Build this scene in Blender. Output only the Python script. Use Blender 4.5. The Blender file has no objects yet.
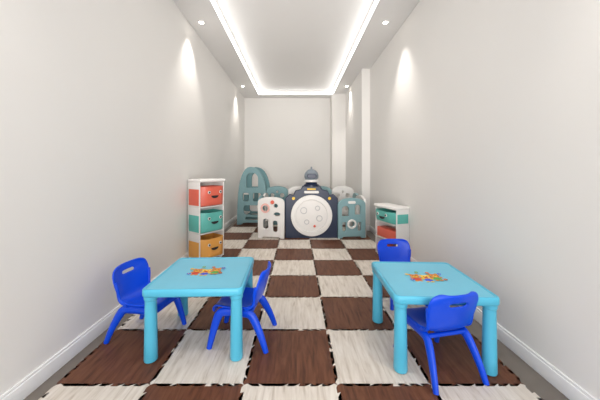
import bpy, bmesh, math, random
from mathutils import Vector, Matrix
random.seed(3)
S=bpy.context.scene
S.view_settings.view_transform='Standard'
S.view_settings.look='None'
S.view_settings.exposure=0.28
COL=S.collection
pi=math.pi
# ------------------------------------------------------------ materials
def srgb(r,g,b):
    f=lambda c:((c/255+0.055)/1.055)**2.4 if c/255>0.04045 else c/255/12.92
    return (f(r),f(g),f(b),1)
def mat(name,rgb,rough=0.5,var=0.04,scale=8,bump=0.0,spec=0.5,coat=0.0):
    m=bpy.data.materials.new(name); m.use_nodes=True
    nt=m.node_tree; b=nt.nodes['Principled BSDF']
    c=srgb(*rgb)
    tc=nt.nodes.new('ShaderNodeTexCoord'); n=nt.nodes.new('ShaderNodeTexNoise')
    n.inputs['Scale'].default_value=scale; n.inputs['Detail'].default_value=3
    nt.links.new(tc.outputs['Object'],n.inputs['Vector'])
    r=nt.nodes.new('ShaderNodeValToRGB')
    r.color_ramp.elements[0].position=0.3; r.color_ramp.elements[1].position=0.7
    r.color_ramp.elements[0].color=tuple(max(0,x*(1-var)) for x in c[:3])+(1,)
    r.color_ramp.elements[1].color=tuple(min(1,x*(1+var)) for x in c[:3])+(1,)
    nt.links.new(n.outputs['Fac'],r.inputs['Fac']); nt.links.new(r.outputs['Color'],b.inputs['Base Color'])
    b.inputs['Roughness'].default_value=rough
    b.inputs['Specular IOR Level'].default_value=spec
    b.inputs['Coat Weight'].default_value=coat
    if bump>0:
        n2=nt.nodes.new('ShaderNodeTexNoise'); n2.inputs['Scale'].default_value=180
        nt.links.new(tc.outputs['Object'],n2.inputs['Vector'])
        bp=nt.nodes.new('ShaderNodeBump'); bp.inputs['Strength'].default_value=bump; bp.inputs['Distance'].default_value=0.002
        nt.links.new(n2.outputs['Fac'],bp.inputs['Height']); nt.links.new(bp.outputs['Normal'],b.inputs['Normal'])
    return m
def emis(name,rgb,st):
    m=bpy.data.materials.new(name); m.use_nodes=True
    nt=m.node_tree; nt.nodes.remove(nt.nodes['Principled BSDF'])
    e=nt.nodes.new('ShaderNodeEmission'); e.inputs['Color'].default_value=srgb(*rgb); e.inputs['Strength'].default_value=st
    nt.links.new(e.outputs[0],nt.nodes['Material Output'].inputs[0]); return m
def woodmat(name,cols,plank=0.125,seam=0.3):
    m=bpy.data.materials.new(name); m.use_nodes=True
    nt=m.node_tree; b=nt.nodes['Principled BSDF']; L=nt.links.new
    tc=nt.nodes.new('ShaderNodeTexCoord')
    sep=nt.nodes.new('ShaderNodeSeparateXYZ'); L(tc.outputs['Object'],sep.inputs[0])
    dv=nt.nodes.new('ShaderNodeMath'); dv.operation='DIVIDE'; dv.inputs[1].default_value=plank; L(sep.outputs[0],dv.inputs[0])
    fl=nt.nodes.new('ShaderNodeMath'); fl.operation='FLOOR'; L(dv.outputs[0],fl.inputs[0])
    fr=nt.nodes.new('ShaderNodeMath'); fr.operation='FRACT'; L(dv.outputs[0],fr.inputs[0])
    mu=nt.nodes.new('ShaderNodeMath'); mu.operation='MULTIPLY'; mu.inputs[1].default_value=7.31; L(fl.outputs[0],mu.inputs[0])
    mx=nt.nodes.new('ShaderNodeMath'); mx.operation='MULTIPLY'; mx.inputs[1].default_value=40; L(sep.outputs[0],mx.inputs[0])
    my=nt.nodes.new('ShaderNodeMath'); my.operation='MULTIPLY'; my.inputs[1].default_value=5; L(sep.outputs[1],my.inputs[0])
    ad=nt.nodes.new('ShaderNodeMath'); L(my.outputs[0],ad.inputs[0]); L(mu.outputs[0],ad.inputs[1])
    cb=nt.nodes.new('ShaderNodeCombineXYZ'); L(mx.outputs[0],cb.inputs[0]); L(ad.outputs[0],cb.inputs[1]); L(mu.outputs[0],cb.inputs[2])
    n=nt.nodes.new('ShaderNodeTexNoise'); n.inputs['Scale'].default_value=1; n.inputs['Detail'].default_value=4; n.inputs['Roughness'].default_value=0.55
    n.inputs['Distortion'].default_value=0.5
    L(cb.outputs[0],n.inputs['Vector'])
    r=nt.nodes.new('ShaderNodeValToRGB')
    cr=r.color_ramp
    cr.elements[0].position=0.28; cr.elements[0].color=srgb(*cols[0])
    cr.elements[1].position=0.70; cr.elements[1].color=srgb(*cols[2])
    e=cr.elements.new(0.45); e.color=srgb(*cols[1])
    L(n.outputs['Fac'],r.inputs['Fac'])
    lt=nt.nodes.new('ShaderNodeMath'); lt.operation='LESS_THAN'; lt.inputs[1].default_value=0.02; L(fr.outputs[0],lt.inputs[0])
    ms=nt.nodes.new('ShaderNodeMath'); ms.operation='MULTIPLY'; ms.inputs[1].default_value=seam; L(lt.outputs[0],ms.inputs[0])
    mixn=nt.nodes.new('ShaderNodeMix'); mixn.data_type='RGBA'
    L(ms.outputs[0],mixn.inputs['Factor']); L(r.outputs['Color'],mixn.inputs['A']); mixn.inputs['B'].default_value=srgb(*cols[0])
    L(mixn.outputs['Result'],b.inputs['Base Color'])
    b.inputs['Roughness'].default_value=0.5
    b.inputs['Specular IOR Level'].default_value=0.3
    return m
M_wall=mat('wall_paint',(235,233,230),0.65,0.008,1.2,0.0,0.3)
M_ceil=mat('ceiling_paint',(236,235,234),0.8,0.006,1.5,0.0,0.2)
M_base=mat('baseboard_white',(242,242,242),0.35,0.01)
M_floor=mat('grey_floor_tile',(118,110,102),0.4,0.12,5)
M_brown=woodmat('brown_foam',[(74,42,28),(98,59,40),(118,76,53)])
M_white=woodmat('white_foam',[(190,177,162),(216,206,194),(232,224,214)])
M_blue=mat('blue_plastic',(0,74,222),0.34,0.03,6,0,0.45)
M_cyan=mat('cyan_plastic',(84,186,218),0.32,0.03,5)
M_cyan2=mat('cyan_plastic_top',(116,200,228),0.36,0.03,5,0.1)
M_red=mat('coral_plastic',(222,104,84),0.4,0.03)
M_teal=mat('teal_plastic',(96,184,174),0.4,0.03)
M_oran=mat('orange_plastic',(236,170,84),0.4,0.03)
M_pred=mat('print_red',(210,56,38),0.4,0.03)
M_poran=mat('print_orange',(218,132,36),0.4,0.03)
M_yel=mat('yellow_plastic',(245,200,60),0.4,0.03)
M_wp=mat('white_plastic',(232,230,227),0.35,0.01)
M_dark=mat('dark_plastic',(38,36,40),0.5,0.05)
M_navy=mat('navy_plastic',(20,36,66),0.4,0.05)
M_sage=mat('grey_teal_plastic',(128,164,170),0.45,0.03)
M_sageD=mat('deep_teal_plastic',(108,148,154),0.45,0.03)
M_grey=mat('grey_plastic',(130,140,150),0.45,0.03)
M_lgrey=mat('pale_grey_plastic',(190,190,192),0.45,0.02)
M_pink=mat('pink_plastic',(232,182,172),0.45,0.03)
M_green=mat('green_print',(80,170,80),0.5,0.03)
M_led=emis('led_strip',(255,252,248),4.0)
M_lamp=emis('lamp_face',(255,246,232),20.0)
# ------------------------------------------------------------ mesh helpers
def obj(name,me,parent=None,mats=None,loc=None):
    o=bpy.data.objects.new(name,me); COL.objects.link(o)
    if parent: o.parent=parent
    if mats:
        for m in mats: me.materials.append(m)
    if loc: o.location=loc
    return o
def empty(name,loc=(0,0,0),rz=0,sc=1):
    e=bpy.data.objects.new(name,None); COL.objects.link(e); e.location=loc; e.rotation_euler[2]=rz; e.empty_display_size=0.1
    e.scale=(sc,sc,sc)
    return e
def fin(bm,name,parent,mats,smooth=False,loc=None,ang=40):
    bmesh.ops.recalc_face_normals(bm,faces=bm.faces)
    me=bpy.data.meshes.new(name); bm.to_mesh(me); bm.free()
    o=obj(name,me,parent,mats,loc)
    if smooth:
        for p in me.polygons: p.use_smooth=True
        try: me.set_sharp_from_angle(angle=math.radians(ang))
        except Exception: pass
    return o
def addbox(bm,lo,hi,mi=0,bev=0):
    g=bmesh.ops.create_cube(bm,size=1)
    vs=g['verts']
    c=[(a+b)/2 for a,b in zip(lo,hi)]; s=[abs(b-a) for a,b in zip(lo,hi)]
    for v in vs: v.co=Vector((v.co.x*s[0]+c[0],v.co.y*s[1]+c[1],v.co.z*s[2]+c[2]))
    fs=set(f for v in vs for f in v.link_faces)
    for f in fs: f.material_index=mi
    if bev>0:
        es=set(e for v in vs for e in v.link_edges)
        r=bmesh.ops.bevel(bm,geom=list(es),offset=bev,segments=3,profile=0.5,affect='EDGES')
        for f in r['faces']: f.material_index=mi
def box(name,lo,hi,m,parent=None,bev=0):
    bm=bmesh.new(); addbox(bm,lo,hi,0,bev); return fin(bm,name,parent,[m],bev>0)
def loops(bm,ls,mi=0,cap0=True,cap1=True):
    rings=[[bm.verts.new(p) for p in l] for l in ls]
    n=len(rings[0])
    for a,b in zip(rings[:-1],rings[1:]):
        for i in range(n):
            f=bm.faces.new((a[i],a[(i+1)%n],b[(i+1)%n],b[i])); f.material_index=mi
    if cap0: bm.faces.new(list(reversed(rings[0]))).material_index=mi
    if cap1: bm.faces.new(rings[-1]).material_index=mi
    return rings
def lathe(bm,prof,c=(0,0,0),n=28,mi=0):
    ls=[[ (c[0]+r*math.cos(2*pi*i/n),c[1]+r*math.sin(2*pi*i/n),c[2]+z) for i in range(n)] for r,z in prof]
    return loops(bm,ls,mi)
def rr(hw,hd,r,z,n=6):
    P=[]
    for cx,cy,a0 in ((hw-r,hd-r,0),(-hw+r,hd-r,pi/2),(-hw+r,-hd+r,pi),(hw-r,-hd+r,1.5*pi)):
        for i in range(n+1):
            a=a0+pi/2*i/n; P.append((cx+r*math.cos(a),cy+r*math.sin(a),z))
    return P
def sweep(bm,pts,rad,n=12,mi=0,ref=Vector((1,0,0))):
    pts=[Vector(p) for p in pts]; ls=[]
    for i,p in enumerate(pts):
        t=(pts[min(i+1,len(pts)-1)]-pts[max(i-1,0)]).normalized()
        u=(ref-t*ref.dot(t)).normalized(); w=t.cross(u)
        ra=rad[i] if isinstance(rad[i],tuple) else (rad[i],rad[i])
        ls.append([p+u*ra[0]*math.cos(2*pi*k/n)+w*ra[1]*math.sin(2*pi*k/n) for k in range(n)])
    loops(bm,ls,mi)
def smoothpts(P,it=2):
    for _ in range(it):
        Q=[P[0]]
        for a,b in zip(P[:-1],P[1:]):
            Q.append(tuple(0.75*x+0.25*y for x,y in zip(a,b))); Q.append(tuple(0.25*x+0.75*y for x,y in zip(a,b)))
        Q.append(P[-1]); P=Q
    return P
def circ(cx,cz,r,n=28,ry=None):
    ry=ry or r
    return [(cx+r*math.cos(2*pi*i/n),cz+ry*math.sin(2*pi*i/n)) for i in range(n)]
def rrect(cx,cz,hw,hh,r,n=5):
    return [(x+cx,y+cz) for x,y,_ in rr(hw,hh,r,0,n)]
def panel(name,polys,thick,m,parent,loc=(0,0,0),rz=0,bev=0.006):
    """flat moulded panel (x,z outline + holes) standing upright, extruded along y"""
    cu=bpy.data.curves.new(name+'_c','CURVE'); cu.dimensions='2D'; cu.fill_mode='BOTH'
    cu.extrude=max(thick/2-bev,0.0005); cu.bevel_depth=bev; cu.bevel_resolution=1
    for P in polys:
        sp=cu.splines.new('POLY'); sp.points.add(len(P)-1)
        for i,(x,z) in enumerate(P): sp.points[i].co=(x,z,0,1)
        sp.use_cyclic_u=True
    t=bpy.data.objects.new('tmp',cu); COL.objects.link(t)
    bpy.context.view_layer.update()
    dg=bpy.context.evaluated_depsgraph_get()
    me=bpy.data.meshes.new_from_object(t.evaluated_get(dg))
    bpy.data.objects.remove(t); bpy.data.curves.remove(cu)
    me.name=name; me.materials.clear()
    me.transform(Matrix.Rotation(pi/2,4,'X'))
    for v in me.vertices:
        if v.co.z<0: v.co.z=0
    o=obj(name,me,parent,[m]); o.location=loc; o.rotation_euler[2]=rz
    return o
# ------------------------------------------------------------ room
XL,XR,YB,YF,H=-1.39,1.39,7.33,-1.3,3.06
T=0.12
box('floor',(XL-T,YF,-0.1),(XR+T,YB+T,0),M_floor)
box('wall_left',(XL-T,YF,0),(XL,YB+T,H+0.3),M_wall)
box('wall_right',(XR,YF,0),(XR+T,YB+T,H+0.3),M_wall)
box('wall_back',(XL,YB,0),(XR,YB+T,H+0.3),M_wall)
box('wall_pier',(1.235,5.18,0),(XR,6.9,H),M_wall)
box('wall_pier_deep',(0.90,6.9,0),(XR,YB,H),M_wall)
CX0,CX1,CY0,CY1=-0.97,0.93,-0.6,7.03
bm=bmesh.new()
addbox(bm,(XL,YF,H),(CX0,YB,H+0.14)); addbox(bm,(CX1,YF,H),(XR,YB,H+0.14))
addbox(bm,(CX0,CY1,H),(CX1,YB,H+0.14)); addbox(bm,(CX0,YF,H),(CX1,CY0,H+0.14))
addbox(bm,(XL,YF,H+0.14),(XR,YB,H+0.24))
fin(bm,'ceiling',None,[M_ceil])
bm=bmesh.new(); e=0.008; z0,z1=H+0.004,H+0.085
addbox(bm,(CX0,CY0,z0),(CX0+e,CY1,z1)); addbox(bm,(CX1-e,CY0,z0),(CX1,CY1,z1))
addbox(bm,(CX0+e,CY1-e,z0+.03),(CX1-e,CY1,z1-.02)); addbox(bm,(CX0+e,CY0,z0),(CX1-e,CY0+e,z1))
fin(bm,'cove_led_strip',None,[M_led])
def base(name,segs):
    bm=bmesh.new()
    for lo,hi in segs:
        addbox(bm,(lo[0],lo[1],0),(hi[0],hi[1],0.085),0,0.004)
        addbox(bm,(lo[0]+ (0 if lo[0]<=XL else 0.004),lo[1],0.083),(hi[0]-(0 if hi[0]>=XR else 0.004),hi[1]-0.0,0.10),0,0.003)
    fin(bm,name,None,[M_base],True)
base('baseboard_left',[((XL,YF),(XL+0.016,YB))])
base('baseboard_right',[((XR-0.016,YF),(XR,5.18)),((1.219,5.164),(1.235,6.9)),((1.235,5.164),(XR,5.18))])
base('baseboard_back',[((XL+0.016,YB-0.016),(0.884,YB)),((0.884,6.9),(0.9,YB)),((0.884,6.884),(1.219,6.9))])
def downlight(x,y,w=34):
    e=empty('recessed_downlight',(x,y,H))
    bm=bmesh.new(); lathe(bm,[(0.030,-0.001),(0.030,-0.006),(0.042,-0.006),(0.045,-0.001)],n=24)
    fin(bm,'trim_ring',e,[M_base],True)
    bm=bmesh.new(); lathe(bm,[(0.029,-0.0072),(0.029,-0.0065)],n=24); fin(bm,'lamp_face',e,[M_lamp])
    l=bpy.data.lights.new('spot','SPOT'); l.energy=w; l.spot_size=math.radians(78); l.spot_blend=0.9; l.shadow_soft_size=0.04; l.color=(1,0.94,0.87)
    lo=bpy.data.objects.new('spot',l); COL.objects.link(lo); lo.parent=e; lo.location=(0,0,-0.02)
for y in (0.8,3.54,6.27):
    downlight(-1.23,y,48); downlight(1.15,y,48)
# ------------------------------------------------------------ foam mat with interlocking teeth
TS=0.5; X0=-1.281; Y0=0.461-0.5; NC=5; NR=12; th=0.012
def edgepts(A,B,nt=15,amp=0.009):
    A=Vector(A); B=Vector(B); d=B-A; L=d.length; d.normalize(); nrm=Vector((-d.y,d.x))
    P=[A.copy()]; m=0.020; seg=(L-2*m)/nt
    for i in range(nt):
        s=1 if i%2==0 else -1
        a=m+seg*i; w=seg*0.12
        P.append(A+d*(a-w)+nrm*amp*s)
        P.append(A+d*(a+seg+w)+nrm*amp*s)
    return P
bm=bmesh.new()
def hedge(i,j): return edgepts((X0+i*TS,Y0+j*TS),(X0+(i+1)*TS,Y0+j*TS))
def vedge(i,j): return edgepts((X0+i*TS,Y0+j*TS),(X0+i*TS,Y0+(j+1)*TS))
for j in range(NR):
    for i in range(NC):
        bot=hedge(i,j); right=vedge(i+1,j); top=hedge(i,j+1); left=vedge(i,j)
        c0=Vector((X0+i*TS,Y0+j*TS)); c1=c0+Vector((TS,0)); c2=c0+Vector((TS,TS)); c3=c0+Vector((0,TS))
        P=[c0]+bot[1:]+[c1]+right[1:]+[c2]+list(reversed(top[1:]))+[c3]+list(reversed(left[1:]))
        c=c0+Vector((TS/2,TS/2))
        P=[c+(p-c)*0.9985 for p in P]
        vb=[bm.verts.new((p.x,p.y,0.0005)) for p in P]; vt=[bm.verts.new((p.x,p.y,th)) for p in P]
        mi=0 if (i+j)%2==1 else 1
        f=bm.faces.new(vt); f.material_index=mi
        for k in range(len(P)):
            f=bm.faces.new((vb[k],vb[(k+1)%len(P)],vt[(k+1)%len(P)],vt[k])); f.material_index=mi
bmesh.ops.triangulate(bm,faces=[f for f in bm.faces if len(f.verts)>4])
me=bpy.data.meshes.new('foam_puzzle_mat'); bm.to_mesh(me); bm.free()
obj('foam_puzzle_mat',me,None,[M_brown,M_white])
FZ=th+0.0006
# ------------------------------------------------------------ tables
def table(loc,rz,w=0.60,d=0.60):
    e=empty('kids_table',(loc[0],loc[1],FZ),rz); h=0.440
    hw,hd=w/2,d/2
    bm=bmesh.new()
    loops(bm,[rr(hw-0.03,hd-0.03,0.02,h-0.03),rr(hw-0.014,hd-0.014,0.028,h-0.048),rr(hw-0.004,hd-0.004,0.032,h-0.046),rr(hw,hd,0.036,h-0.038),
      rr(hw,hd,0.036,h-0.012),rr(hw-0.003,hd-0.003,0.034,h-0.004),rr(hw-0.009,hd-0.009,0.03,h),rr(hw-0.016,hd-0.016,0.026,h-0.001),rr(hw-0.022,hd-0.022,0.022,h-0.005)],0,True,False)
    fin(bm,'top_frame',e,[M_cyan],True,ang=60)
    bm=bmesh.new(); loops(bm,[rr(hw-0.0225,hd-0.0225,0.022,h-0.028),rr(hw-0.0225,hd-0.0225,0.022,h-0.005)]); fin(bm,'top_panel',e,[M_cyan2])
    k=0
    for sx in (-1,1):
        for sy in (-1,1):
            k+=1; bm=bmesh.new()
            lathe(bm,[(0.030,0.0),(0.037,0.004),(0.039,0.012),(0.037,0.10),(0.035,0.25),(0.033,h-0.075),(0.037,h-0.072),(0.039,h-0.066),(0.039,h-0.047)],(sx*(hw-0.044),sy*(hd-0.044),0),26)
            fin(bm,'leg_%d'%k,e,[M_cyan],True)
    bm=bmesh.new(); z=[h-0.0048]
    def ell(cx,cy,rx,ry,mi):
        z[0]+=0.00012
        vs=[bm.verts.new((cx+rx*math.cos(2*pi*i/18),cy+ry*math.sin(2*pi*i/18),z[0])) for i in range(18)]
        bm.faces.new(vs).material_index=mi
    mats=[M_poran,M_pred,M_yel,M_blue,M_wp,M_dark,M_green]
    for cx,cy,b,c in ((-0.065,0.015,0,1),(0.0,0.0,2,3),(0.065,0.02,0,6)):
        ell(cx,cy-0.045,0.026,0.03,c); ell(cx-0.028,cy-0.03,0.012,0.01,b); ell(cx+0.028,cy-0.03,0.012,0.01,b)
        ell(cx-0.014,cy-0.075,0.012,0.009,b); ell(cx+0.014,cy-0.075,0.012,0.009,b)
        ell(cx-0.022,cy+0.026,0.011,0.011,b); ell(cx+0.022,cy+0.026,0.011,0.011,b)
        ell(cx,cy,0.031,0.029,b); ell(cx,cy-0.01,0.015,0.011,1 if b==2 else 2)
        ell(cx-0.011,cy+0.006,0.004,0.005,5); ell(cx+0.011,cy+0.006,0.004,0.005,5); ell(cx,cy-0.007,0.005,0.003,5)
    for cx,cy,mi in ((-0.105,-0.05,3),(0.108,-0.045,1),(-0.11,0.035,2),(0.11,0.045,3),(0.035,0.06,1),(-0.035,0.065,6)):
        for a in range(5): ell(cx+0.008*math.cos(a*1.257),cy+0.008*math.sin(a*1.257),0.006,0.006,mi)
        ell(cx,cy,0.005,0.005,2)
    fin(bm,'cartoon_print',e,mats)
    return e
table((-0.630,1.915),math.radians(2))
table((0.852,1.81),math.radians(-2),0.585,0.59)
# ------------------------------------------------------------ chairs
def chair(loc,rz):
    """local front is +Y"""
    e=empty('kids_chair',(loc[0],loc[1],FZ),rz,0.95)
    prof=[(.158,.228,.120),(.170,.250,.135),(.150,.268,.150),(.10,.268,.160),(.04,.262,.164),(-.03,.258,.160),(-.09,.262,.150),(-.128,.278,.146),
          (-.148,.310,.150),(-.160,.345,.157),(-.170,.380,.163),(-.179,.412,.167),(-.186,.440,.167),(-.192,.460,.165),(-.198,.486,.155),(-.202,.503,.138),(-.204,.512,.10)]
    N=12; bm=bmesh.new(); G=[]
    for k,(y,z,hw) in enumerate(prof):
        row=[]
        for i in range(N+1):
            u=-1+2*i/N
            yy,zz=y,z
            if 2<=k<=7: zz+=0.022*abs(u)**3
            if k>=7: yy+=0.035*abs(u)**2.2*min(1,(k-6)/3)
            if k<2: zz-=0.004*abs(u)
            row.append(bm.verts.new((u*hw,yy,zz)))
        G.append(row)
    for k in range(len(G)-1):
        for i in range(N):
            if k==12 and 4<=i<=7: continue
            bm.faces.new((G[k][i],G[k][i+1],G[k+1][i+1],G[k+1][i]))
    o=fin(bm,'seat_shell',e,[M_blue],True,ang=180)
    s=o.modifiers.new('sol','SOLIDIFY'); s.thickness=0.014; s.offset=0
    s=o.modifiers.new('sub','SUBSURF'); s.levels=2; s.render_levels=2
    k=0
    for sx in (-1,1):
        P=[(sx*.160,.180,0),(sx*.150,.160,.09),(sx*.138,.138,.18),(sx*.130,.115,.235),(sx*.128,.05,.240),(sx*.126,-.04,.236),(sx*.130,-.10,.232),(sx*.138,-.135,.18),(sx*.152,-.180,.09),(sx*.162,-.212,0)]
        P=smoothpts(P,2)
        R=[]
        for p in P:
            t=min(1,p[2]/0.2); R.append((0.014+0.005*t,0.018+0.011*t))
        bm=bmesh.new(); sweep(bm,P,R,14); k+=1
        for v in bm.verts:
            if v.co.z<0.0: v.co.z=0.0
        fin(bm,'leg_frame_%d'%k,e,[M_blue],True,ang=60)
        bm=bmesh.new()
        P=smoothpts([(sx*.140,-.06,.262),(sx*.142,-.115,.285),(sx*.142,-.128,.32),(sx*.150,-.128,.37),(sx*.158,-.140,.42)],2)
        sweep(bm,P,[0.011]*len(P),10); fin(bm,'side_rib_%d'%k,e,[M_blue],True,ang=60)
    bm=bmesh.new(); sweep(bm,[(-.13,.10,.243),(.13,.10,.243)],[0.013]*2,10,ref=Vector((0,0,1))); sweep(bm,[(-.13,-.10,.240),(.13,-.10,.240)],[0.013]*2,10,ref=Vector((0,0,1)))
    fin(bm,'cross_bars',e,[M_blue],True)
    return e
D=math.radians
chair((-1.03,1.92),D(-90-12))
chair((-0.375,1.89),D(90-6))
chair((0.92,2.42),D(180+4))
chair((0.822,1.63),D(12))
# ------------------------------------------------------------ storage units (front = -Y local)
def tier(e,idx,z,w,d,h,m,bins=True):
    bm=bmesh.new()
    addbox(bm,(-w/2,-d/2,z),(-w/2+.014,d/2,z+h),0,0.005); addbox(bm,(w/2-.014,-d/2,z),(w/2,d/2,z+h),0,0.005)
    addbox(bm,(-w/2+.014,d/2-.015,z),(w/2-.014,d/2,z+h),0,0.003); addbox(bm,(-w/2+.012,-d/2,z),(w/2-.012,d/2-.01,z+.015),0,0.003)
    fin(bm,'frame_%d'%idx,e,[M_wp],True)
    bm=bmesh.new()
    for sx in (-1,1):
        x=sx*w/2
        addbox(bm,(min(x,x+sx*.004),-d/2+.012,z+.03),(max(x,x+sx*.004),d/2-.02,z+h*.72),0,0.0015)
    fin(bm,'side_inlay_%d'%idx,e,[m],True)
    if bins:
        a=w/2-.016; bm=bmesh.new()
        L=[]; n=12
        for (ins,f0,zz) in ((.02,.0,z+.018),(.006,-.03,z+.03),(0,-.055,z+h*.45),(0,-.062,z+h*.80),(.002,-.062,z+h*.82)):
            front=[((-1+2*i/n)*(a-ins), -d/2+f0*(1-abs(-1+2*i/n)**4)+0.004, zz) for i in range(n+1)]
            L.append([(-(a-ins),d/2-.03,zz)]+front+[((a-ins),d/2-.03,zz)])
        for zz in (z+h*.82,z+.06):
            L.append([(-(a-.012),d/2-.042,zz)]+[((-1+2*i/n)*(a-.012),-d/2-.05*(1-abs(-1+2*i/n)**4)+.008,zz) for i in range(n+1)]+[((a-.012),d/2-.042,zz)])
        loops(bm,L); fin(bm,'bin_%d'%idx,e,[m],True)
        zf=-d/2-.062+.004
        for sx in (-1,1):
            panel('eye_%d'%idx,[circ(sx*.085,z+h*.60,.017)],.012,M_wp,e,(0,zf+.004,0),0,.002)
            panel('pupil_%d'%idx,[circ(sx*.084,z+h*.60,.010)],.014,M_dark,e,(0,zf+.002,0),0,.002)
        sm=[(.05*math.cos(t),z+h*.46-.028*math.sin(t)) for t in [pi*i/14 for i in range(15)]]
        panel('smile_slot_%d'%idx,[sm],.02,M_dark,e,(0,zf+.010,0),0,.002)
def lid(e,z,w,d,m):
    bm=bmesh.new(); addbox(bm,(-w/2-.008,-d/2-.03,z),(w/2+.008,d/2+.004,z+.04),0,0.018); fin(bm,'lid',e,[m],True)
def feet(e,w,d):
    bm=bmesh.new()
    for sx in (-1,1):
        for sy in (-1,1): lathe(bm,[(.018,0),(.022,.022)],(sx*(w/2-.03),sy*(d/2-.03),0),14)
    fin(bm,'feet',e,[M_wp],True)
e=empty('toy_storage_tower',(-1.16,3.53,FZ),D(54)); w,d=.37,.24
feet(e,w,d)
for i,(z,h,m) in enumerate(((.02,.325,M_oran),(.345,.325,M_teal),(.67,.32,M_red))): tier(e,i+1,z,w,d,h,m)
lid(e,.985,w,d,M_wp)
e=empty('toy_storage_shelf',(1.235,3.56,FZ),D(-72)); w,d=.44,.19
feet(e,w,d)
tier(e,1,.02,w,d,.22,M_red,False); tier(e,2,.24,w,d,.21,M_wp,False); tier(e,3,.45,w,d,.20,M_teal)
lid(e,.645,w,d,M_wp)
bm=bmesh.new(); addbox(bm,(-.19,-.09,.257),(.19,.06,.38),0,.01); fin(bm,'stored_toy_box',e,[M_red],True)
bm=bmesh.new(); addbox(bm,(-.19,-.09,.037),(.19,.06,.16),0,.01); fin(bm,'stored_toy_case',e,[M_red],True)
# ------------------------------------------------------------ play yard
PY=empty('play_yard_fence',(0,0,FZ))
def archtop(w,h,rise,n=16,foot=.06):
    P=[(-w/2,0),(-w/2+foot,0),(-w/2+foot+.02,.03),(w/2-foot-.02,.03),(w/2-foot,0),(w/2,0)]
    for i in range(n+1):
        a=pi*i/n; P.append((w/2*math.cos(a),h-rise+rise*math.sin(a)**.7))
    return P
def arch_hole(cx,z0,hw,z1):
    return [(cx-hw,z0),(cx+hw,z0)]+[(cx+hw*math.cos(pi*i/10),z1-hw+hw*math.sin(pi*i/10)) for i in range(11)]
wp=[archtop(.44,.68,.10),circ(-.10,.50,.055),circ(.08,.54,.04),circ(.10,.40,.06,24,.04),rrect(-.09,.24,.05,.09,.04),rrect(.07,.20,.045,.10,.04)]
panel('white_panel',wp,.045,M_wp,PY,(-.42,4.56,0),D(-8))
panel('white_panel_motif',[circ(-.10,.50,.075),circ(-.10,.50,.052)],.02,M_pink,PY,(-.42,4.532,0),D(-8),.004)
panel('white_panel_badge',[circ(.02,.60,.028)],.02,M_red,PY,(-.42,4.532,0),D(-8),.004)
nv=[(-.43,0),(.43,0),(.43,.66),(.36,.72),(.30,.70),(.26,.78),(.17,.80),(.14,.86),(-.14,.86),(-.17,.80),(-.26,.78),(-.30,.70),(-.36,.72),(-.43,.66)]
panel('navy_gate',[nv],.06,M_navy,PY,(.25,4.60,0),0,.012)
panel('round_door_ring',[circ(0,.375,.335,48),circ(0,.375,.27,40)],.035,M_wp,PY,(.25,4.555,0),0,.008)
panel('round_door_disc',[circ(0,.375,.285,44)],.025,M_wp,PY,(.25,4.566,0),0,.004)
panel('round_door_groove',[circ(0,.375,.272,44),circ(0,.375,.262,44)],.012,M_lgrey,PY,(.25,4.552,0),0,.002)
for k,(x,z,r) in enumerate(((-.13,.46,.055),(.10,.50,.04),(.13,.33,.05),(-.08,.27,.04))):
    panel('door_crater_%d'%k,[circ(x,z,r,24),circ(x,z,r-.008,24)],.016,M_lgrey,PY,(.25,4.554,0),0,.002)
panel('door_star',[circ(.05,.20,.018,16)],.02,M_red,PY,(.25,4.55,0),0,.003)
for k,x in enumerate((-.30,.30)): panel('gate_light_%d'%k,[circ(x,.66,.022,16)],.02,M_yel,PY,(.25,4.566,0),0,.003)
panel('gate_stripe',[rrect(0,.765,.12,.018,.015)],.02,M_wp,PY,(.25,4.566,0),0,.003)
panel('gate_stripe_b',[rrect(0,.815,.07,.012,.01)],.02,M_yel,PY,(.25,4.566,0),0,.003)
bm=bmesh.new(); lathe(bm,[(.13,.86),(.13,.885),(.10,.90),(.085,.93)],(.25,4.60,0)); fin(bm,'capsule_base',PY,[M_navy],True)
bm=bmesh.new(); lathe(bm,[(.11,.93),(.125,.94),(.125,.965),(.11,.975)],(.25,4.60,0)); fin(bm,'capsule_collar',PY,[M_wp],True)
bm=bmesh.new(); lathe(bm,[(.10,.975),(.118,1.01),(.12,1.05),(.105,1.09),(.075,1.125),(.04,1.145),(.015,1.15),(.012,1.185),(.004,1.19)],(.25,4.60,0)); fin(bm,'capsule_dome',PY,[M_grey],True,ang=50)
panel('capsule_visor',[rrect(0,1.035,.07,.032,.03)],.03,M_navy,PY,(.25,4.487,0),0,.008)
tp=[archtop(.46,.66,.12),arch_hole(-.11,.36,.065,.54),arch_hole(.10,.38,.055,.56),circ(0,.235,.05),rrect(-.13,.19,.035,.08,.03),rrect(.13,.19,.035,.08,.03)]
panel('teal_panel',tp,.045,M_sage,PY,(.92,4.58,0),D(6))
panel('teal_panel_ring',[circ(0,.235,.075),circ(0,.235,.052)],.02,M_wp,PY,(.92,4.553,0),D(6),.004)
panel('teal_panel_window',[rrect(0,.595,.06,.018,.015)],.02,M_wp,PY,(.92,4.553,0),D(6),.004)
def side(name,x,y,rz,m,w=.46,h=.68):
    panel(name,[archtop(w,h,.12),arch_hole(-.1,.34,.06,.56),arch_hole(.1,.34,.06,.56),rrect(0,.2,.14,.06,.05)],.04,m,PY,(x,y,0),rz)
side('left_side_panel_1',-.62,4.82,D(88),M_sage); side('left_side_panel_2',-.60,5.28,D(86),M_wp)
side('right_side_panel_1',1.13,4.84,D(96),M_wp); side('right_side_panel_2',1.15,5.30,D(90),M_sage)
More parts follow.
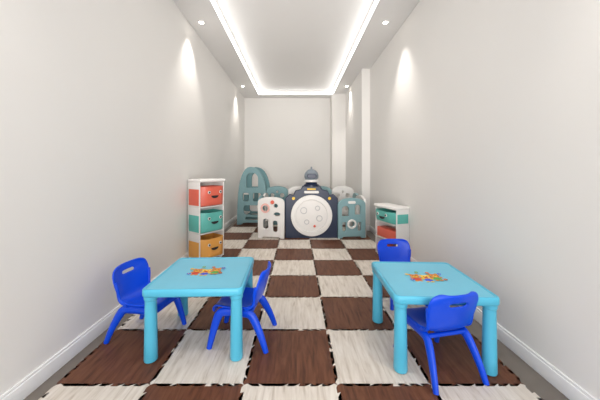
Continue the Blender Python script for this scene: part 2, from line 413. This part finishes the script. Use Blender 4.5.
for k,x in enumerate((-.39,.05,.49,.93)):
    m=(M_sageD,M_wp,M_sage,M_wp)[k]
    panel('rear_panel_%d'%(k+1),[archtop(.43,.80,.12),arch_hole(-.1,.30,.055,.50),arch_hole(.1,.30,.055,.50),circ(-.10,.62,.05,18),circ(.10,.62,.05,18),circ(0,.69,.03,14),rrect(0,.18,.13,.05,.04)],.04,m,PY,(x,5.54,0),0)
# ------------------------------------------------------------ toddler slide
SL=empty('toddler_slide',(-.90,5.78,FZ),D(-6),1.02)
ou=[(-.31,0),(-.22,0),(-.20,.05),(.20,.05),(.22,0),(.31,0),(.30,.45),(.28,.72),(.24,.90),(.17,1.06),(.07,1.15),(-.07,1.17),(-.16,1.10),(-.24,.92),(-.28,.70),(-.30,.4)]
ho=[arch_hole(-.0,.74,.13,1.06),rrect(-.13,.56,.07,.09,.04),rrect(.10,.56,.09,.09,.04),rrect(0,.30,.18,.10,.06),rrect(0,.13,.15,.035,.03)]
panel('side_frame_front',[smoothpts(ou+[ou[0]],1)[:-1]]+ho,.05,M_sage,SL,(0,-.12,0))
panel('side_frame_rear',[smoothpts(ou+[ou[0]],1)[:-1]]+ho,.05,M_sageD,SL,(0,.30,0))
bm=bmesh.new()
for z,x in ((.20,-.22),(.42,-.18),(.62,-.12)): addbox(bm,(x-.07,-.10,z-.015),(x+.07,.28,z+.015),0,.01)
fin(bm,'steps',SL,[M_wp],True)
bm=bmesh.new(); addbox(bm,(-.08,-.10,.66),(.12,.28,.69),0,.01); fin(bm,'platform',SL,[M_wp],True)
bm=bmesh.new()
for y0,y1,dz in ((-.02,.20,0),(-.05,-.02,.06),(.20,.23,.06)):
    pts=[(.10,.68),(.20,.60),(.27,.48),(.27,.30),(.27,.12),(.27,.03)]
    top=[bm.verts.new((x,y0,z+dz)) for x,z in pts]+[bm.verts.new((x,y0,z-.02)) for x,z in reversed(pts)]
    to2=[bm.verts.new((v.co.x,y1,v.co.z)) for v in top]
    n=len(top)
    for i in range(n): bm.faces.new((top[i],top[(i+1)%n],to2[(i+1)%n],to2[i]))
    bm.faces.new(list(reversed(top))); bm.faces.new(to2)
fin(bm,'chute',SL,[M_wp],False)
# ------------------------------------------------------------ world + light
W=bpy.data.worlds.new('World'); S.world=W; W.use_nodes=True
bg=W.node_tree.nodes['Background']; bg.inputs[0].default_value=(0.97,0.98,1,1); bg.inputs[1].default_value=0.9
def area(name,loc,tgt,sx,sy,en,col):
    l=bpy.data.lights.new(name,'AREA'); l.shape='RECTANGLE'; l.size=sx; l.size_y=sy; l.energy=en; l.color=col
    lo=bpy.data.objects.new(name,l); COL.objects.link(lo); lo.location=loc
    lo.rotation_euler=(Vector(tgt)-Vector(loc)).to_track_quat('-Z','Y').to_euler()
area('rear_fill',(0,YF-.05,1.6),(0,3,1.6),2.6,2.8,16,(0.98,0.98,1))  # added fill light across the open rear end, out of view
area('soffit_fill',(0,-1.2,0.5),(0,3.2,3.06),2.2,0.6,20,(1,0.98,0.95))  # added unseen fill, tilted up to brighten the soffit
l=bpy.data.lights.new('far_end_fill_spot','SPOT'); l.energy=560; l.spot_size=D(50); l.spot_blend=1.0; l.shadow_soft_size=0.5; l.color=(1,0.95,0.89)  # added spot behind the camera, lifts the far wall and ceiling
lo=bpy.data.objects.new('far_end_fill_spot',l); COL.objects.link(lo); lo.location=(0,-1.25,1.2)
lo.rotation_euler=(Vector((0,7,2.4))-Vector((0,-1.25,1.2))).to_track_quat('-Z','Y').to_euler()
# ------------------------------------------------------------ camera
cam=bpy.data.cameras.new('cam'); co=bpy.data.objects.new('camera',cam); COL.objects.link(co); S.camera=co
co.location=(0,0,1.163); co.rotation_euler=(pi/2,0,0)
cam.sensor_width=36; cam.lens=274/600*36; cam.shift_x=3.5/600; cam.shift_y=-31/600; cam.clip_start=0.02
